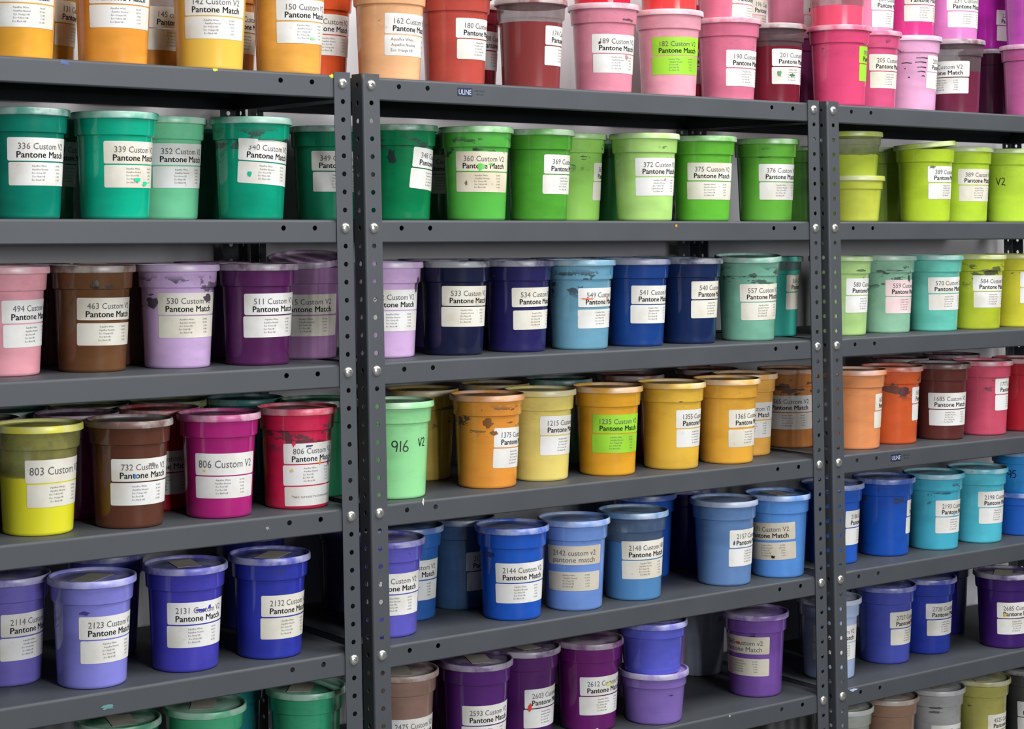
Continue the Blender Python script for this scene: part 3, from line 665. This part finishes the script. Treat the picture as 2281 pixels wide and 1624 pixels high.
def sticker_set(t, num, rgb, ang, lz, fl):
    small = fl.get('small', 0); rot = R(fl.get('rot', 0) + rng.uniform(-.7, .7)) * -1
    pap = P_LIME if fl.get('lime') else P_PINK if fl.get('pinklab') else P_GREY if fl.get('gray') else P_YEL if fl.get('yel') else P_DIRTY if fl.get('dirty') else (P_WHITE if rng.random() < .72 else P_YEL)
    gap = fl.get('gap', .0026); top = lz if lz else .150; ra = R(ang)
    top = min(top, .164); h, h2 = LH, LH
    if fl.get('three'): h, h2 = .043, .043
    c = (0, top - h)
    def both(name, acc, mat, par, off=.0009): return link(name, flat(acc, name, small, off, rot, c), mat, par)
    s1 = link('sticker', sheet(-LW/2, LW/2, top-h, top, small, .0005, rot, c), pap, t, None, ra)
    title, sub, bold = title_of(num); acc = ([], [])
    if fl.get('one'):
        put(acc, (title, False, 2), -.002, top-.0290, .0155, .122, 'c'); both('lettering', acc, INK_T, s1)
    else:
        put(acc, (title, False, 2), 0, top-.0222, .0122, .102 if len(title) < 14 else .107, 'c'); both('lettering', acc, INK_T, s1)
        acc = ([], []); put(acc, (sub, bold, 2), -.001, top-.0384, .0122, .105, 'c'); both('lettering', acc, INK_B if bold else INK_T, s1)
    # lower sticker, slightly out of line with the upper one
    dx = rng.uniform(-.003, .003); z1 = top - h - gap; acc = ([], []); pct = ([], [])
    s2 = link('sticker', sheet(-LW/2+dx, LW/2+dx, z1-h2, z1, small, .0005, rot, c), pap, t, None, ra)
    lines = fine_lines(rgb, fl.get('fine')); n = len(lines)
    cap = .0034 if n == 5 else .0062; step = .0067 if n == 5 else .0118; y0 = z1 - (.0085 if n == 5 else .012)
    for i, (s, _) in enumerate(lines):
        xl = -.028 if n == 5 else -.058
        put(acc, (s, False, 1), xl + dx + rng.uniform(0, .003), y0 - i*step, cap)
        put(pct, (PCT[(rng.randrange(3)*5+i) % len(PCT)], False, 1), (.040 if n == 5 else .062) + dx, y0 - i*step, cap, None, 'r')
    both('fine_print', acc, INK_F, s2); both('fine_print', pct, INK_F, s2)
    if fl.get('three'):
        z2 = z1 - h2 - gap; acc = ([], [])
        s3 = link('sticker', sheet(-LW/2, LW/2, z2-.041, z2, small, .0005, rot, c), pap, t, None, ra)
        put(acc, ('*two screens recommended', False, 1), -.005, z2-.024, .0062, None, 'c', .105); both('fine_print', acc, INK_F, s3)
TUB_OBJS = []
for idx, (num, row, x, y, z, rgb, ang, lz, lab, fl) in enumerate(TUBS):
    small = fl.get('small', 0); seed = rng.uniform(0, 40)
    t = empty('ink_tub', (x, y, z)); tag(t, lab, 'tub', GROUP); TUB_OBJS.append(t)
    az = R(rng.uniform(0, 360))
    if 'clear' in fl:
        link('tub_body', SBODY if small else BODY, clear_mat(rgb, seed, .004 + ((.110 if small else .195)-.004)*fl['clear']), t, None, az)
        link('ink', ink_mesh(fl['clear'], small), tub_mat(rgb, .0, seed), t, (0, 0, 0), az)
    else:
        link('tub_body', SBODY if small else BODY, tub_mat(rgb, 1.0 if fl.get('patch') else rng.uniform(-.1, .45), seed), t, None, az)
    ld = link('lid', SLID if small else LID, lid_mat(rgb, seed), t, None, az + 1)
    if fl.get('lidtilt'):
        a = R(fl['lidtilt']); hh = .128 if small else .215
        # lid not pressed down: hinged up at one side
        ld.rotation_euler = (0, 0, 0)
        from mathutils import Matrix
        ax = Vector((math.cos(.65), -math.sin(.65), 0)) if fl['lidtilt'] < 0 else Vector((math.sin(.65), math.cos(.65), 0))
        piv = Vector((-math.sin(.65), -math.cos(.65), 0))*.08 if fl['lidtilt'] < 0 else Vector((-math.cos(.65), math.sin(.65), 0))*.08
        piv.z = hh-.016
        ld.matrix_local = Matrix.Translation(piv) @ Matrix.Rotation(-a, 4, ax) @ Matrix.Translation(-piv)
    if fl.get('lidlab'):
        hh = (.128 if small else .215) - .0072
        bm = bmesh.new(); box_bm(bm, -.042, .042, -.025, .025, 0, .0004)
        p = link('lid_sticker', bm_mesh(bm, 'lid_sticker'), P_GREY, ld, (0, -.01, hh), 0)
        p.rotation_euler = (0, 0, rng.uniform(-.5, .5) - az)
    if ang is not None: sticker_set(t, num, rgb, ang, lz, fl)
    if fl.get('hand'):
        if fl['hand'].startswith('916'):
            acc = handwriting('916', -.041, .105, .025); ha = -98
            link('handwriting', flat(handwriting('V2', .024, .113, .020, gap=.6), 'handwriting', small, .0004, 0, (0, 0)), MARKER, t, None, R(ha))
        elif fl['hand'] == 'V2': acc = handwriting('V2', -.013, .106, .023); ha = -160
        else: acc = handwriting('95', -.014, .048, .023); ha = -160
        link('handwriting', flat(acc, 'handwriting', small, .0004, 0, (0, 0)), MARKER, t, None, R(ha))
    if fl.get('marks'):
        acc = ([], [])
        for i, (a, b, zz) in enumerate(((-.012, .022, .150), (-.015, .018, .138), (-.010, .018, .124), (-.008, .016, .112), (.004, .014, .100), (-.052, -.024, .136), (-.044, -.041, .120), (-.034, -.030, .096))):
            stroke(acc, [(a, zz), ((a+b)/2, zz+.0012), (b, zz-.0006)], .0028)
        link('pen_marks', flat(acc, 'pen_marks', 0, .0004, 0, (0, 0)), MARKER, t, None, R(-118))

# ------------------------------------------------------------------ ink blots and smears on single tubs
BLOTS = [('360', -.012, .122, .010, .009, (86, 190, 70)), ('360', .012, .127, .006, .004, (86, 190, 70)), ('360', -.020, .160, .013, .0035, (34, 50, 40)), ('360', -.046, .085, .004, .006, (120, 108, 90)),
  ('339', .000, .078, .010, .006, (40, 200, 150)), ('339', .020, .070, .009, .005, (40, 200, 150)), ('340', -.048, .095, .005, .007, (20, 170, 130)), ('348', -.118, .140, .012, .022, (30, 44, 44)),
  ('732', -.024, .104, .004, .005, (60, 130, 200)), ('732', .012, .126, .010, .004, (130, 126, 124)), ('2131', -.002, .126, .016, .003, (58, 56, 170)), ('2131', .018, .130, .004, .005, (58, 56, 170)),
  ('2193', -.012, .102, .003, .008, (60, 180, 215)), ('2603', -.060, .080, .007, .012, (200, 60, 50)), ('2612', -.030, .006, .006, .003, (225, 220, 225)), ('2612', .004, .112, .010, .004, (200, 215, 90)),
  ('549', -.050, .121, .022, .0025, (225, 110, 70)), ('549', .012, .122, .005, .003, (225, 110, 70)), ('549', .016, .185, .005, .009, (40, 150, 215)), ('150', .010, .075, .010, .004, (140, 225, 140)), ('372', .006, .100, .002, .005, (235, 90, 150)),
  ('201', -.052, .080, .007, .010, (60, 120, 70)), ('201', -.014, .078, .010, .005, (60, 120, 70)), ('2727', .000, .110, .010, .004, (170, 50, 60)), ('2685', -.050, .098, .005, .006, (225, 160, 60)), ('1777', .010, .098, .007, .008, (225, 100, 110)),
  ('806', -.050, .100, .004, .002, (225, 200, 60)), ('808', -.050, .140, .004, .008, (220, 40, 80)), ('808', -.016, .134, .012, .003, (50, 54, 120)), ('808', .040, .096, .004, .010, (110, 40, 90)), ('808', .010, .098, .004, .005, (225, 150, 50)), ('808', -.054, .083, .006, .004, (220, 190, 110)),
  ('463', -.035, .175, .010, .010, (52, 44, 38)), ('530', -.085, .135, .018, .012, (70, 58, 76)), ('530', .040, .142, .014, .010, (78, 66, 84)), ('522', .060, .160, .006, .020, (88, 76, 92)), ('1655', -.100, .145, .016, .012, (86, 40, 48)),
  ('1375', -.085, .150, .014, .012, (120, 74, 26)), ('1375', -.072, .128, .010, .006, (120, 74, 26)), ('389', -.058, .152, .012, .004, (70, 84, 20)), ('584', -.030, .168, .030, .003, (58, 62, 30)), ('580', -.030, .175, .020, .003, (90, 110, 70)),
  ('559', -.045, .172, .034, .003, (70, 92, 80)), ('559', .004, .150, .008, .010, (60, 76, 70)), ('376', -.060, .165, .026, .0016, (34, 60, 24)), ('557', .000, .148, .034, .003, (64, 96, 84)), ('2193', -.050, .160, .034, .0025, (24, 80, 96)),
  ('2144', -.090, .150, .022, .006, (12, 40, 110)), ('2665', .030, .165, .012, .002, (40, 24, 66)), ('2665', .028, .159, .010, .002, (40, 24, 66)), ('2665', -.012, .139, .008, .004, (190, 70, 50)), ('4281', -.055, .165, .022, .004, (84, 84, 84)), ('4281', -.060, .152, .020, .004, (90, 90, 90)),
  ('2123', -.060, .150, .010, .004, (60, 56, 130)), ('1225', 0, .12, .004, .02, (110, 80, 20)), ('189', -.052, .118, .004, .003, (60, 50, 54)), ('189', .020, .085, .006, .006, (176, 130, 132)), ('2655', .030, .072, .008, .0016, (60, 40, 100)), ('2157', -.060, .110, .003, .006, (40, 60, 100)), ('2171', .010, .055, .006, .004, (20, 22, 30)), ('1565', -.050, .165, .006, .020, (84, 52, 34)), ('1565', .020, .158, .022, .003, (70, 46, 32))]
bm_cache = {}
for k, (num, s, z, w, h, rgb) in enumerate(BLOTS):
    hit = [(r, o) for r, o in zip(TUBS, TUB_OBJS) if r[0] == num or (r[8].startswith('neon') and num == '808')]
    if not hit: continue
    row_, o = hit[0]; small = row_[9].get('small', 0); r2 = random.Random(k)
    n = 14; pts = [(s, z)]; q = [r2.uniform(.5, 1.15) for _ in range(n)]
    for ring in (.55, 1.0):
        pts += [(s + w*ring*q[i]*math.cos(2*math.pi*i/n), z + h*ring*q[i]*math.sin(2*math.pi*i/n)) for i in range(n)]
    fs = [(0, 1+i, 1+(i+1) % n) for i in range(n)] + [(1+i, 1+n+i, 1+n+(i+1) % n, 1+(i+1) % n) for i in range(n)]
    if rgb not in bm_cache: bm_cache[rgb] = simple('dried_ink', rgb, .4)
    ang = row_[6] if row_[6] is not None else -120
    link('ink_blot', mesh_of('ink_blot', wrap(pts, small, .0013), fs), bm_cache[rgb], o, None, R(ang))
# ------------------------------------------------------------------ maker's stickers on two shelf edges
def maker_sticker(ui, si, x):
    sh = [c for c in UNITS[ui].children if c.name.startswith('shelf')][si]
    y = .0022 - .0006
    bm = bmesh.new(); box_bm(bm, 0, .040, y-.0001, y+.0004, -.030, -.012)
    s = link('maker_sticker', bm_mesh(bm, 'maker_sticker'), NAVY, sh, (x, 0, 0))
    acc = ([], []); put(acc, ('ULINE', False, 2), .020, -.0268, .0112, .034, 'c')
    m = mesh_of('lettering', [(a, y-.0004, b) for a, b in acc[0]], acc[1], False); link('lettering', m, WHITE_INK, s)
    acc = ([], []); put(acc, ('1-800-295-5510', False, 1), .047, -.0195, .0042, .028); put(acc, ('uline.com', False, 1), .051, -.0265, .0042, .020)
    m = mesh_of('lettering', [(a, y+.0003, b) for a, b in acc[0]], acc[1], False); link('lettering', m, NAVY, s)
maker_sticker(1, 0, .228); maker_sticker(2, 3, .205)
# ------------------------------------------------------------------ dried ink splashes on the shelf edges
def splash(ui, si, x, z, w, h, rgb, y=.0018):
    sh = [c for c in UNITS[ui].children if c.name.startswith('shelf')][si]; r2 = random.Random(int(abs(x)*1e4)+si)
    n = 16; vs = [(0, -.0006, 0)]
    for k in range(n):
        t = 2*math.pi*k/n; q = r2.uniform(.55, 1.1); vs.append((w*q*math.cos(t), 0, h*q*math.sin(t)))
    m = mesh_of('ink_splash', vs, [(0, 1+(k+1) % n, 1+k) for k in range(n)])
    link('ink_splash', m, simple('dried_ink', rgb, .45), sh, (x, y, z))
splash(0, 0, W-.62, -.006, .013, .005, (62, 84, 132)); splash(0, 0, W-.30, -.004, .007, .004, (186, 200, 60)); splash(0, 0, W-.025, -.003, .007, .005, (190, 205, 60))
splash(0, 4, W-.56, -.030, .016, .006, (92, 140, 140)); splash(1, 1, .87, -.012, .004, .004, (206, 140, 40)); splash(1, 3, .115, -.004, .003, .008, (206, 206, 190))
splash(0, 3, W-.20, -.024, .005, .004, (124, 138, 128)); splash(2, 5, .045, -.008, .016, .004, (176, 192, 220)); splash(1, 5, W-.33, -.006, .003, .003, (205, 196, 160))
